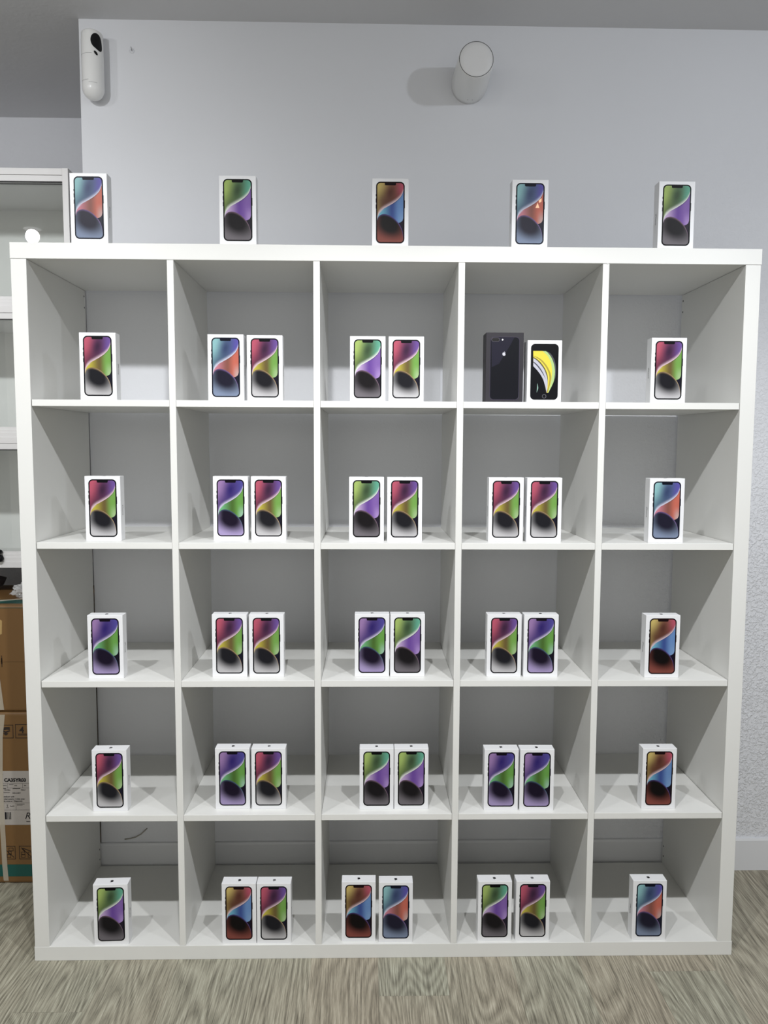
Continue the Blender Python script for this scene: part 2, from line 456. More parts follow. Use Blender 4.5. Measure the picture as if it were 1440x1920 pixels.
PAL = {
 'P': dict(A=(205, 88, 112), B=(120, 85, 172), C=(66, 36, 66), L=(236, 202, 214), M1=(212, 198, 62), M2=(116, 96, 52), M3=(122, 178, 78), M4=(170, 204, 140), K=(30, 30, 36), F=(200, 198, 200), RIM=(206, 170, 120), N=(24, 24, 42), BZ=(14, 14, 20)),
 'B': dict(A=(146, 202, 206), B=(98, 88, 188), C=(58, 74, 116), L=(218, 220, 242), M1=(216, 130, 150), M2=(150, 88, 76), M3=(216, 108, 88), M4=(208, 170, 164), K=(32, 30, 50), F=(132, 148, 178), RIM=(146, 112, 180), N=(26, 28, 48), BZ=(16, 20, 36)),
 'G': dict(A=(176, 204, 106), B=(104, 190, 160), C=(62, 86, 56), L=(236, 240, 232), M1=(206, 176, 220), M2=(112, 72, 166), M3=(136, 98, 182), M4=(176, 142, 212), K=(26, 23, 26), F=(118, 112, 118), RIM=(150, 118, 140), N=(36, 30, 46), BZ=(8, 8, 10)),
 'V': dict(A=(164, 126, 184), B=(86, 78, 168), C=(50, 36, 118), L=(218, 210, 238), M1=(112, 196, 130), M2=(78, 116, 46), M3=(108, 172, 74), M4=(156, 202, 170), K=(26, 17, 40), F=(172, 154, 204), RIM=(88, 120, 150), N=(20, 16, 34), BZ=(18, 12, 24)),
 'R': dict(A=(216, 190, 106), B=(208, 88, 112), C=(96, 52, 42), L=(230, 200, 206), M1=(110, 190, 214), M2=(58, 82, 156), M3=(104, 146, 206), M4=(124, 162, 212), K=(16, 11, 12), F=(142, 72, 62), RIM=(104, 84, 164), N=(22, 14, 34), BZ=(26, 8, 12)),
}
ART = {k: art('print_' + k, v) for k, v in PAL.items()}
BEZ = {k: mat('bezel_' + k, lin(v['BZ'], 0.7), 0.45, 0.1) for k, v in PAL.items()}

# phone picture geometry, box base centred at x=0, front at y=0
PX0, PX1, PZ0, PZ1 = -0.0348, 0.0348, 0.0098, 0.1557
def front(a, b, h): return (a, -0.0001 - h, b)
def make_box(kind):
    root = bpy.data.objects.new('phone_box', None); root.empty_display_size = 0.03; C.objects.link(root)
    bm = bmesh.new(); bm_box(bm, -BW / 2, BW / 2, 0, BD, 0, BH, 0.0007, 2); obj('carton', bm, M_card, root)
    bm = bmesh.new()
    bm_poly(bm, rrect(PX0, PX1, PZ0, PZ1, 0.0108, 8), front, 0.00025)
    for (s, za, zb) in ((-1, 0.1215, 0.1262), (-1, 0.1065, 0.1160), (-1, 0.0920, 0.1015), (1, 0.0935, 0.1120)):
        xa = PX0 - 0.0008 if s < 0 else PX1 - 0.0004
        bm_poly(bm, [(xa, za), (xa + 0.0012, za), (xa + 0.0012, zb), (xa, zb)], front, 0.0002)
    pic = obj('phone_picture', bm, BEZ[kind], root)
    # screen with the notch cut out of its top edge
    x0, x1, z0, z1 = PX0 + 0.0030, PX1 - 0.0030, PZ0 + 0.0030, PZ1 - 0.0030
    o = rrect(x0, x1, z0, z1, 0.0080, 8)
    hw, nd, nr = 0.0136, 0.0054, 0.0026
    notch = [(hw + 0.0008, z1), (hw, z1 - 0.0008)]
    for i in range(6):
        a = math.radians(-i * 18); notch.append((hw - nr + nr * math.cos(a), z1 - nd + nr + nr * math.sin(a)))
    notch += [(-a, b) for a, b in notch[::-1]]
    pts = o[:9] + notch + o[9:]
    bm = bmesh.new(); uvl = bm.loops.layers.uv.new('print')
    f = bm_poly(bm, pts, lambda a, b, h: (a, -0.0004 - h, b), 0)
    f.normal_update()
    if f.normal.y > 0: f.normal_flip()
    for l in f.loops:
        l[uvl].uv = ((l.vert.co.x - x0) / (x1 - x0), (z1 - l.vert.co.z) / (z1 - z0))
    bmesh.ops.triangulate(bm, faces=bm.faces[:])
    obj('screen_picture', bm, ART[kind], pic, fixn=False)
    bm = bmesh.new()
    bm_logo(bm, 0.0062, lambda a, b, h: (-a, BD * 0.50 - b, BH + 0.00005 + h), 0.0002)
    obj('logo', bm, M_ink_grey if kind in 'P' else M_ink_black, root)
    for s in (-1, 1):
        t = bpy.data.objects.new('lettering', SIDE_TXT); C.objects.link(t); t.parent = root
        # reads downwards along the edge
        t.matrix_local = Matrix.Translation((s * (BW / 2 + 0.0002), BD * 0.5, BH * 0.47)) @ (
            Matrix.Rotation(PI / 2 * s, 4, 'Z') @ Matrix.Rotation(PI / 2, 4, 'X') @ Matrix.Rotation(-PI / 2, 4, 'Z'))
    return root
def centred(me):
    xs = [v.co.x for v in me.vertices]; ys = [v.co.y for v in me.vertices]
    cx, cy = (min(xs) + max(xs)) / 2, (min(ys) + max(ys)) / 2
    for v in me.vertices: v.co.x -= cx; v.co.y -= cy
    return me
SIDE_TXT = centred(text_mesh('iPhone', 0.0098, bold=0.0001)); SIDE_TXT.name = 'lettering'
SIDE_TXT.materials.clear(); SIDE_TXT.materials.append(M_side_ink)

def copy_tree(o, parent=None):
    c = o.copy(); C.objects.link(c)
    if parent is not None: c.parent = parent; c.matrix_parent_inverse = o.matrix_parent_inverse
    for ch in list(o.children): copy_tree(ch, c)
    return c

DESC = {'P': 'pink, purple and lime wave with a silver dome', 'B': 'blue wave over coral with a slate blue dome',
        'G': 'green wave over purple with a charcoal dome', 'V': 'violet wave over green with a lilac dome',
        'R': 'amber and rose wave over blue with a dark red dome'}
BOXES = [
 ('0a','B',0.191,0.0039,0.0,'at the far left on top of shelf'),('0b','G',0.5458,0.0109,0.0,'second from the left on top of shelf'),
 ('0c','R',0.915,0.0188,0.0,'in the middle on top of shelf'),('0d','B',1.2563,0.017,0.0,'second from the right on top of shelf'),
 ('0e','G',1.6166,0.0171,0.0,'at the far right on top of shelf'),
 ('1a','P',0.1994,0.0128,0.0,'alone in the left cubby of the top row'),('1b','B',0.5089,0.0285,0.0,'left of a pair in the top row, second cubby'),
 ('1c','P',0.6042,0.0377,0.0,'right of a pair in the top row, second cubby'),('1d','G',0.8607,0.0439,0.0,'left of a pair in the top row, middle cubby'),
 ('1e','P',0.9575,0.0451,0.0,'right of a pair in the top row, middle cubby'),('1h','P',1.6175,0.0349,0.0,'alone in the right cubby of the top row'),
 ('2a','P',0.1933,0.0399,0.014,'alone in the left cubby of the second row'),('2b','V',0.5116,0.0563,0.010,'left of a pair in the second row, second cubby'),
 ('2c','P',0.6082,0.0549,0.004,'right of a pair in the second row, second cubby'),('2d','G',0.8585,0.0421,0.0,'left of a pair in the second row, middle cubby'),
 ('2e','P',0.9554,0.0376,0.003,'right of a pair in the second row, middle cubby'),('2f','P',1.2135,0.0355,-0.006,'left of a matching pair in the second row, fourth cubby'),
 ('2g','P',1.3105,0.0332,-0.014,'right of a matching pair in the second row, fourth cubby'),('2h','B',1.6183,0.0181,-0.005,'alone in the right cubby of the second row'),
 ('3a','V',0.1957,0.0245,0.012,'alone in the left cubby of the third row'),('3b','P',0.5084,0.0329,0.002,'left of a matching pair in the third row, second cubby'),
 ('3c','P',0.6029,0.0318,0.0014,'right of a matching pair in the third row, second cubby'),('3d','V',0.8734,0.0365,0.0,'left of a pair in the third row, middle cubby'),
 ('3e','G',0.965,0.0358,0.0,'right of a pair in the third row, middle cubby'),('3f','P',1.2143,0.0321,-0.006,'left of a pair in the third row, fourth cubby'),
 ('3g','V',1.3091,0.0303,-0.010,'right of a pair in the third row, fourth cubby'),('3h','R',1.6218,0.023,-0.001,'alone in the right cubby of the third row'),
 ('4a','P',0.197,0.0246,0.009,'alone in the left cubby of the fourth row'),('4b','V',0.5116,0.0332,-0.001,'left of a pair in the fourth row, second cubby'),
 ('4c','P',0.6054,0.0323,-0.002,'right of a pair in the fourth row, second cubby'),('4d','G',0.8864,0.0282,-0.002,'left of a matching pair in the fourth row, middle cubby'),
 ('4e','G',0.9768,0.0284,0.0,'right of a matching pair in the fourth row, middle cubby'),('4f','V',1.2106,0.0202,-0.0075,'left of a matching pair in the fourth row, fourth cubby'),
 ('4g','V',1.3033,0.0179,-0.011,'right of a matching pair in the fourth row, fourth cubby'),('4h','R',1.6253,0.0228,-0.004,'alone in the right cubby of the fourth row'),
 ('5a','G',0.197,0.0074,0.030,'alone in the left cubby of the bottom row'),('5b','R',0.5285,0.0081,-0.005,'left of a pair in the bottom row, second cubby'),
 ('5c','P',0.6193,0.0073,-0.006,'right of a pair in the bottom row, second cubby'),('5d','R',0.8403,0.0123,-0.005,'left of a pair in the bottom row, middle cubby'),
 ('5e','B',0.9374,0.008,-0.007,'right of a pair in the bottom row, middle cubby'),('5f','G',1.1978,0.0098,-0.003,'left of a pair in the bottom row, fourth cubby'),
 ('5g','P',1.2978,0.0097,-0.007,'right of a pair in the bottom row, fourth cubby'),('5h','B',1.6058,0.0083,-0.008,'alone in the right cubby of the bottom row')]
proto = {}
for code, kind, x, y, rz, where in BOXES:
    if kind not in proto: root = proto[kind] = make_box(kind)
    else: root = copy_tree(proto[kind])
    root.location = (x, y, ZS[int(code[0])]); root.rotation_euler = (0, 0, rz)
    short = {'P': 'pink and lime', 'B': 'blue and coral', 'G': 'green and purple', 'V': 'violet and green', 'R': 'amber and blue'}[kind]
    tag(root, '%s phone box %s' % (short, where), 'phone box', 'phone boxes displayed on the cube shelf')
    if code == '0d':   # two small pale triangular glints of light, painted onto this one as flat shapes
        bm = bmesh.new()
        M_glint = mat('painted_gold_glint', lin((238, 178, 128), 1.2), 0.35)
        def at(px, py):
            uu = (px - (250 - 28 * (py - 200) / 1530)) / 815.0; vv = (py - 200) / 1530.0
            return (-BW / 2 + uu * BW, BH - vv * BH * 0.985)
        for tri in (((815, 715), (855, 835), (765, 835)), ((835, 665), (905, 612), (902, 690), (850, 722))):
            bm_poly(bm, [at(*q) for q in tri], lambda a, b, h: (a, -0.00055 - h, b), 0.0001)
        obj('painted_glint', bm, M_glint, root)

# --- black phone box with the back of a phone on it
def rect_fit(L0, L1, R0, R1, T0, B0, w, h):
    def f(px, py):
        t = (py - T0) / (B0 - T0)
        l = L0 + (L1 - L0) * t; r = R0 + (R1 - R0) * t
        return (-w / 2 + (px - l) / (r - l) * w, h * (1 - t))
    return f
kw, kh, kd = 0.0945, 0.1745, 0.052
kb = empty('phone_box', (1.2048, 0.0424, 1.446), 'black phone box showing the back of a black phone with a silver logo', 'phone box', 'phone boxes displayed on the cube shelf')
M_blackcard = mat('black_carton', lin((46, 44, 49)), 0.5, 0.2, bump=0.02, bscale=300)
bm = bmesh.new(); bm_box(bm, -kw / 2, kw / 2, 0, kd, 0, kh, 0.0007); obj('carton', bm, M_blackcard, kb)
q = rect_fit(232, 209, 742, 714, 170, 1122, kw, kh)
a0, b0 = q(284, 228); a1, b1 = q(665, 1080)
bx0, bx1, bz0, bz1 = a0 + 0.0005, -a0 - 0.0005, b1, b0
bm = bmesh.new(); bm_poly(bm, rrect(bx0, bx1, bz0, bz1, 0.0095, 8), front, 0.0002)
M_rimk = mat('phone_rim_print', lin((62, 56, 74)), 0.4, 0.15)
rimk = obj('phone_picture', bm, M_rimk, kb)
bm = bmesh.new(); bm_poly(bm, rrect(bx0 + 0.0009, bx1 - 0.0009, bz0 + 0.0009, bz1 - 0.0009, 0.0088, 8), lambda a, b, h: (a, -0.0004 - h, b), 0.0001)
obj('phone_back_picture', bm, mat('phone_back_print', lin((13, 14, 21)), 0.35, 0.15), rimk)
bm = bmesh.new()
bm_poly(bm, [q(300, 262), q(318, 240), q(612, 236), q(560, 330), q(400, 590), q(300, 640)], lambda a, b, h: (a, -0.00055 - h, b), 0.0001)
obj('sheen_picture', bm, mat('phone_sheen_print', lin((30, 29, 42)), 0.35, 0.15), rimk)
bm = bmesh.new()
c0, d0 = q(300, 292); c1, d1 = q(412, 240)
bm_poly(bm, rrect(c0, c1, d0, d1, (d1 - d0) / 2 * .98, 8), lambda a, b, h: (a, -0.0007 - h, b), 0.0001, 0)
bm_poly(bm, rrect(c0 + .0008, c1 - .0008, d0 + .0008, d1 - .0008, (d1 - d0) / 2 * .80, 8), lambda a, b, h: (a, -0.00085 - h, b), 0.0001, 1)
obj('camera_picture', bm, [mat('lens_rim_print', lin((86, 82, 92)), 0.3), mat('lens_print', lin((12, 12, 16)), 0.2)], rimk)
bm = bmesh.new(); cx, cz = q(451, 267)
bm_poly(bm, [(cx + .0019 * math.cos(2 * PI * i / 20), cz + .0019 * math.sin(2 * PI * i / 20)) for i in range(20)], lambda a, b, h: (a, -0.0007 - h, b), 0.0001)
obj('flash_picture', bm, mat('flash_print', lin((250, 250, 245), 1.2), 0.3), rimk)
bm = bmesh.new(); lx, lz = q(468, 462)
bm_logo(bm, 0.0062, lambda a, b, h: (lx + a, -0.0007 - h, lz + b), 0.0001)
obj('logo', bm, mat('silver_print', lin((188, 188, 196)), 0.4, 0.2), rimk)

# --- white phone box with the yellow swirl
sw_, sh_, sd_ = 0.0865, 0.155, 0.044
sb = empty('phone_box', (1.3041, 0.0355, 1.446), 'shorter white phone box with yellow swirl picture and round home button', 'phone box', 'phone boxes displayed on the cube shelf')
bm = bmesh.new(); bm_box(bm, -sw_ / 2, sw_ / 2, 0, sd_, 0, sh_, 0.0007); obj('carton', bm, M_card, sb)
q = rect_fit(793, 770, 1260, 1230, 275, 1122, sw_, sh_)
M_k = mat('phone_front_print', lin((10, 11, 16)), 0.4, 0.12)
a0, b0 = q(838, 322); a1, b1 = q(1188, 1080)
hw = (a1 - a0) / 2
bm = bmesh.new(); bm_poly(bm, rrect(-hw, hw, b1, b0, 0.0105, 8), front, 0.0002)
pic = obj('phone_picture', bm, M_k, sb)
bm = bmesh.new()
cols_ = [lin((218, 200, 64), .92), lin((168, 196, 128), .9), lin((186, 186, 198), .85), lin((158, 142, 52), .9), lin((92, 84, 44), .9), lin((120, 150, 140)), lin((60, 62, 72))]
sm = [mat('swirl_print_%s' % n, c, 0.3) for n, c in zip(('yellow', 'green', 'silver', 'olive', 'dark_olive', 'mist', 'slate'), cols_)]
def round_off(pts, keep):
    for _ in range(3):
        out = []
        n = len(pts)
        for i in range(n):
            p0, p1 = pts[i], pts[(i + 1) % n]
            if keep(p0): out.append(p0)
            else: out.append((p0[0] * .8 + p1[0] * .2, p0[1] * .8 + p1[1] * .2))
            if not keep(p1) : out.append((p0[0] * .2 + p1[0] * .8, p0[1] * .2 + p1[1] * .8))
        pts = out
    return pts
def sp(pts, mi, lay):
    pts = round_off(pts, lambda p: p[0] <= 866 or abs(p[1] - 418) < 2 or p[1] == 985)
    bm_poly(bm, [q(*p) for p in pts], lambda a, b, h: (a, -0.0004 - 0.00012 * lay, b), 0, mi)
sp([(865, 418), (990, 418), (1045, 420), (1110, 500), (1147, 600), (1158, 700), (1143, 820), (1105, 905), (1062, 985), (1035, 985), (1022, 900), (998, 810), (958, 735), (905, 668), (862, 625)], 1, 0)
sp([(1045, 419), (1100, 450), (1150, 530), (1172, 640), (1168, 740), (1150, 820), (1160, 700), (1149, 600), (1112, 500)], 6, 1)
sp([(865, 418), (990, 418), (1062, 482), (1106, 580), (1119, 680), (1112, 780), (1085, 900), (1055, 985), (1036, 985), (1022, 900), (998, 810), (958, 735), (905, 668), (862, 625)], 0, 2)
sp([(865, 484), (920, 500), (990, 545), (1050, 620), (1090, 700), (1108, 770), (1090, 860), (1062, 960), (1046, 985), (1036, 985), (1022, 900), (998, 810), (958, 735), (905, 668), (862, 625)], 3, 3)
sp([(865, 492), (915, 512), (975, 560), (1030, 630), (1068, 705), (1082, 790), (1062, 900), (1040, 975), (1034, 985), (1022, 900), (998, 810), (958, 735), (905, 668), (862, 625)], 0, 4)
sp([(865, 500), (905, 520), (965, 572), (1020, 650), (1052, 730), (1060, 800), (1052, 900), (1040, 975), (1034, 985), (1022, 900), (998, 810), (958, 735), (905, 668), (862, 625)], 4, 5)
sp([(865, 516), (900, 536), (955, 590), (1010, 665), (1045, 760), (1055, 830), (1050, 920), (1040, 985), (1022, 900), (998, 810), (958, 735), (905, 668), (862, 625)], 2, 6)
sp([(863, 560), (905, 590), (962, 655), (1005, 735), (1034, 815), (1028, 800), (1000, 745), (955, 675), (900, 606), (863, 575)], 6, 7)
sp([(915, 848), (922, 880), (930, 925), (905, 985), (911, 930)], 5, 1)
obj('screen_picture', bm, sm, pic)
bm = bmesh.new(); cx, cz = q(1006, 1033); r1, r2 = 0.0050, 0.0043; n = 28
o_ = [bm.verts.new((cx + r1 * math.cos(2 * PI * i / n), -0.0005, cz + r1 * math.sin(2 * PI * i / n))) for i in range(n)]
i_ = [bm.verts.new((cx + r2 * math.cos(2 * PI * i / n), -0.0005, cz + r2 * math.sin(2 * PI * i / n))) for i in range(n)]
for i in range(n): bm.faces.new((o_[i], o_[(i + 1) % n], i_[(i + 1) % n], i_[i]))
obj('home_button_picture', bm, mat('button_print', lin((120, 122, 130)), 0.3), pic)

# ------------------------------------------------------------------ motion detector on the wall corner
M_plastic = mat('white_plastic', (0.80, 0.80, 0.79), 0.3, 0.5, bump=0.01, bscale=200)
M_gloss_black = mat('black_window', (0.004, 0.004, 0.005), 0.45, 0.25)
M_seam = mat('seam', (0.25, 0.25, 0.26), 0.6)
DX, DY = 0.083, 0.376
det = empty('motion_detector', (0, 0, 0), 'white capsule shaped motion detector with a black window high at the wall corner', 'detector')
def det_r(z):
    # (rx, ry, shift of the centre)
    zb, zt = 2.308, 2.490
    rx, ry = 0.0300, 0.0310
    if z < zb + 0.030:
        t = max(0.0, 1 - ((zb + 0.030 - z) / 0.030) ** 2) ** 0.5
        rx *= t; ry *= t
    if z > zt - 0.006:
        t = 1 - 0.25 * ((z - zt + 0.006) / 0.006) ** 2; rx *= t; ry *= t
    if z > 2.425:
        rx *= 1 - 0.05 * (z - 2.425) / 0.08
    return rx, ry
bm = bmesh.new()
zs = [2.3082, 2.3095, 2.312, 2.316, 2.321, 2.327, 2.333, 2.338] + [2.345 + 0.01 * i for i in range(14)] + [2.484, 2.487, 2.489, 2.490]
rings = []
nn = 40
for z in zs:
    rx, ry = det_r(z)
    ring = []
    for k in range(nn):
        a = 2 * PI * k / nn
        ring.append(bm.verts.new((DX + rx * math.sin(a), DY - ry * math.cos(a), z)))
    rings.append(ring)
for a, b in zip(rings[:-1], rings[1:]):
    for k in range(nn): bm.faces.new((a[k], a[(k + 1) % nn], b[(k + 1) % nn], b[k]))
bm.faces.new(rings[0][::-1]); bm.faces.new(rings[-1])
obj('body', bm, M_plastic, det, smooth=True)
def det_patch(name, poly, m, lift=0.0006, centre=None):
    """poly of (angle in degrees from the front, z) laid on the body"""
    cx = sum(p[0] for p in poly) / len(poly); cz = sum(p[1] for p in poly) / len(poly)
    if centre: cx, cz = centre
    bm = bmesh.new(); R = []
    for s in (0.0, 0.25, 0.5, 0.75, 1.0):
        ring = []
        for p in (poly if s else [poly[0]]):
            a = math.radians(cx + (p[0] - cx) * s); z = cz + (p[1] - cz) * s
            rx, ry = det_r(z); ring.append(bm.verts.new((DX + (rx + lift) * math.sin(a), DY - (ry + lift) * math.cos(a), z)))
        R.append(ring)
    n = len(poly)
    for k in range(n): bm.faces.new((R[0][0], R[1][k], R[1][(k + 1) % n]))
    for a, b in zip(R[1:-1], R[2:]):
        for k in range(n): bm.faces.new((a[k], a[(k + 1) % n], b[(k + 1) % n], b[k]))
    obj(name, bm, m, det, smooth=True)
tear = []
for i in range(36):
    a = 2 * PI * i / 36
    rr = 1.0 + 0.42 * max(0, math.cos(a + math.radians(52))) ** 6
    tear.append((42 + 31 * rr * math.cos(a), 2.4570 + 0.0205 * rr * math.sin(a)))
det_patch('dark_window', tear, M_gloss_black)
pill = [(36 + 10 * math.cos(2 * PI * i / 20), 2.4240 + 0.0048 * math.sin(2 * PI * i / 20) - 0.0030 * math.cos(2 * PI * i / 20)) for i in range(20)]
det_patch('small_window', pill, M_gloss_black)
for z, a0, a1 in ((2.4225, -85, 15), (2.352, -60, -5), (2.345, -5, 40)):
    n = 20; poly = [(a0 + (a1 - a0) * i / n, z) for i in range(n + 1)] + [(a1 - (a1 - a0) * i / n, z - 0.0008) for i in range(n + 1)]
    bm = bmesh.new(); up = []; lo = []
    for i in range(n + 1):
        a = math.radians(a0 + (a1 - a0) * i / n)
        for lst, zz in ((up, z), (lo, z - 0.0007)):
            rx, ry = det_r(zz); lst.append(bm.verts.new((DX + (rx + .0003) * math.sin(a), DY - (ry + .0003) * math.cos(a), zz)))
    for i in range(n): bm.faces.new((up[i], up[i + 1], lo[i + 1], lo[i]))
    obj('seam', bm, M_seam, det)
box('mounting_plate', 0.056, 0.102, 0.385, wy(0.08), 2.335, 2.480, M_plastic, det, 0.003)

# ------------------------------------------------------------------ round white sensor
sx_, sz_ = 1.1515, 2.377
sen = empty('round_sensor', (0, 0, 0), 'white cylinder shaped device sticking straight out high on the wall', 'sensor')
bm = bmesh.new()
lathe_y(bm, [(0.0, 0.258), (0.0462, 0.258), (0.0475, 0.2592), (0.0480, 0.262), (0.0520, 0.395), (0.0505, 0.4015), (0.0505, wy(1.15)), (0.0, wy(1.15))], sx_, sz_, 64)
obj('body', bm, M_plastic, sen, smooth=False)
for p in sen.children[0].data.polygons: p.use_smooth = abs(p.normal.y) < 0.5
bm = bmesh.new(); lathe_y(bm, [(0.0450, 0.2572), (0.0464, 0.2572)], sx_, sz_, 64)
obj('face_groove', bm, mat('dark_groove', (0.06, 0.06, 0.065), 0.7), sen)
bm = bmesh.new(); lathe_y(bm, [(0.0, 0.2560), (0.0300, 0.2562), (0.0440, 0.2566), (0.0449, 0.2576)], sx_, sz_, 64)
obj('face_disc', bm, mat('white_face', (0.76, 0.76, 0.765), 0.5), sen, smooth=True)
for hx in (-0.0065, 0.0065):
    bm = bmesh.new()
    rr = 0.0514
    ca = math.asin(hx / rr)
    lathe_y(bm, [(0.0, 0.0), (0.0011, 0.0)], 0, 0, 12)
    o = obj('screw_hole', bm, M_hole, sen)
    o.matrix_local = Matrix.Translation((sx_ + rr * math.sin(ca), 0.383, sz_ - math.cos(ca) * (rr + 0.0008))) @ Matrix.Rotation(-PI / 2, 4, 'X')

# ------------------------------------------------------------------ small things fixed to the wall
bm = bmesh.new(); hx_, hz_ = 0.183, 2.459
lathe_y(bm, [(0.0, wy(.18) - 0.0022), (0.0060, wy(.18) - 0.0020), (0.0072, wy(.18) - 0.0005), (0.0072, wy(.18))], hx_, hz_, 20)
tube(bm, [(hx_, wy(.18), hz_ + 0.001), (hx_ + 0.001, wy(.18) - 0.006, hz_ + 0.0005), (hx_ + 0.0015, wy(.18) - 0.010, hz_ + 0.003), (hx_ + 0.0008, wy(.18) - 0.011, hz_ + 0.007)], 0.0011, 8, 1)
tag(obj('wall_hook', bm, [M_wall2, mat('hook_metal', (0.30, 0.30, 0.31), 0.35, metal=0.8)], smooth=True), 'small painted screw hook in the wall right of the capsule shaped detector', 'hook')
bm = bmesh.new()
tube(bm, [(0.108, wy(.1) - 0.004, 0.114), (0.125, wy(.1) - 0.004, 0.116), (0.142, wy(.1) - 0.004, 0.121), (0.158, wy(.1) - 0.004, 0.130), (0.170, wy(.1) - 0.003, 0.141), (0.177, wy(.1) + 0.001, 0.147)], 0.0018, 8)
tag(obj('wall_cable', bm, mat('grey_cable', lin((160, 156, 146)), 0.6), smooth=True), 'short painted cable coming out of the wall behind the bottom left cubby', 'cable')

# ------------------------------------------------------------------ glazed cabinet on the far left
M_cab = mat('white_lacquer', (0.79, 0.78, 0.775), 0.35, 0.45, bump=0.01, bscale=200)
M_gasket = mat('dark_gasket', (0.03, 0.03, 0.03), 0.6)
def glass_mat():
    m = bpy.data.materials.new('clear_glass'); m.use_nodes = True
    nt = m.node_tree; N = nt.nodes; L = nt.links
    N.remove(N['Principled BSDF']); out = N['Material Output']
    t = N.new('ShaderNodeBsdfTransparent'); t.inputs[0].default_value = (0.955, 0.985, 0.965, 1)
    gl = N.new('ShaderNodeBsdfGlossy'); gl.inputs['Roughness'].default_value = 0.0
    gl.inputs['Color'].default_value = (1, 1, 1, 1)
    fr = N.new('ShaderNodeFresnel'); fr.inputs['IOR'].default_value = 1.5
    mx = N.new('ShaderNodeMixShader')
    L.new(fr.outputs[0], mx.inputs[0]); L.new(t.outputs[0], mx.inputs[1]); L.new(gl.outputs[0], mx.inputs[2])
    L.new(mx.outputs[0], out.inputs['Surface'])
    return m
M_glass = glass_mat()
cx0, cx1, cy0, cy1, cz0, cz1 = -1.24, -0.042, 0.515, YF, 0.951, 2.164
cab = empty('glass_cabinet', (0, 0, 0), 'white wall cabinet with three tiers of glass fronted doors left of the shelf', 'cabinet')
sd = 0.018
box('side_panel', cx1 - sd, cx1, cy0 - 0.015, cy1, cz0, cz1, M_cab, cab, 0.0008)
box('side_panel', cx0, cx0 + sd, cy0 - 0.015, cy1, cz0, cz1, M_cab, cab, 0.0008)
box('back_panel', cx0 + sd, cx1 - sd, 0.862, 0.872, cz0 + 0.016, cz1 - 0.016, M_cab, cab)
LV = [(1.7365, 2.164), (1.3395, 1.7355), (0.951, 1.3385)]
xi0, xi1 = cx0 + sd + 0.0006, cx1 - sd - 0.0006
box('top_panel', xi0, xi1, cy0 - 0.013, cy1, cz1 - 0.0195, cz1, M_cab, cab, 0.0008)
for zt, zb in ((1.7490, 1.7260), (1.3520, 1.3290)):
    box('middle_panel', xi0, xi1, cy0 + 0.012, 0.862, zb, zt - 0.004, M_cab, cab, 0.0008)
box('bottom_panel', xi0, xi1, cy0 + 0.004, cy1, cz0, cz0 + 0.016, M_cab, cab, 0.0008)
for i, (zb, zt) in enumerate(LV):
    ztd = zt - (0.0205 if i == 0 else 0.0)
    dr = empty('door', (0, 0, 0)); dr.parent = cab
    yf = cy0 - 0.012
    # door frame: top rail, stepped bottom rail
    bm = bmesh.new(); bm_box(bm, xi0, xi1, yf, yf + 0.020, ztd - 0.0175, ztd, 0.0008); obj('top_rail', bm, M_cab, dr)
    bm = bmesh.new()
    bm_box(bm, xi0, xi1, yf, yf + 0.020, zb, zb + 0.0190, 0.0008)
    bm_box(bm, xi0, xi1, yf + 0.0030, yf + 0.020, zb + 0.0188, zb + 0.0330, 0.0008)
    bm_box(bm, xi0, xi1, yf + 0.0060, yf + 0.020, zb + 0.0328, zb + 0.0430, 0.0008)
    bm_box(bm, xi0, xi1, yf + 0.0085, yf + 0.020, zb + 0.0428, zb + 0.0510, 0.0008)
    obj('bottom_rail', bm, M_cab, dr)
    bm = bmesh.new()
    bm_box(bm, xi0, xi1, yf + 0.001, yf + 0.006, ztd - 0.0205, ztd - 0.0176)
    if i == 0: bm_box(bm, xi0, xi1, yf + 0.001, yf + 0.006, ztd - 0.0262, ztd - 0.0238)
    obj('gasket', bm, M_gasket, dr)
    bm = bmesh.new()
    bm_poly(bm, [(xi0, zb + 0.048), (xi1, zb + 0.048), (xi1, ztd - 0.0195), (xi0, ztd - 0.0195)], lambda a, b, h: (a, yf + 0.012, b), 0)
    obj('glass_pane', bm, M_glass, dr)
# round black lock on the bottom rail
bm = bmesh.new()
lathe_y(bm, [(0.0, 0.487), (0.0090, 0.488), (0.0115, 0.491), (0.0115, 0.5025)], -0.2885, 0.9815, 28)
lathe_y(bm, [(0.0, 0.489), (0.0055, 0.490), (0.0070, 0.493), (0.0070, 0.5055)], -0.2885, 1.0015, 24)
obj('lock_knob', bm, mat('black_plastic', (0.004, 0.004, 0.006), 0.5, 0.2), cab, smooth=True)

# ------------------------------------------------------------------ cartons stacked left of the shelf
M_kraft = mat('kraft_board', lin((112, 82, 46)), 0.5, 0.4, bump=0.08, bscale=40, vary=0.06)
M_teal = mat('teal_print', lin((8, 76, 68)), 0.5)
M_dark_ink = mat('carton_ink', lin((34, 20, 12)), 0.6)
M_label = mat('paper_label', lin((166, 160, 154)), 0.5)
M_strap = bpy.data.materials.new('pp_strap'); M_strap.use_nodes = True
_b = M_strap.node_tree.nodes['Principled BSDF']; _b.inputs['Base Color'].default_value = lin((205, 196, 178)); _b.inputs['Roughness'].default_value = 0.35
_b.inputs['Alpha'].default_value = 0.55
YC = 0.3595
KX0, KX1 = -0.86, -0.028
def cface(a, b, h): return (a, YC - 0.0003 - h, b)
def carton(name, z0, z1, label):
    r = empty(name, (0, 0, 0), label, 'carton')
    bm = bmesh.new(); bm_box(bm, KX0, KX1, YC, 0.70, z0, z1, 0.010, 4); obj('cardboard', bm, M_kraft, r, smooth=False)
    return r
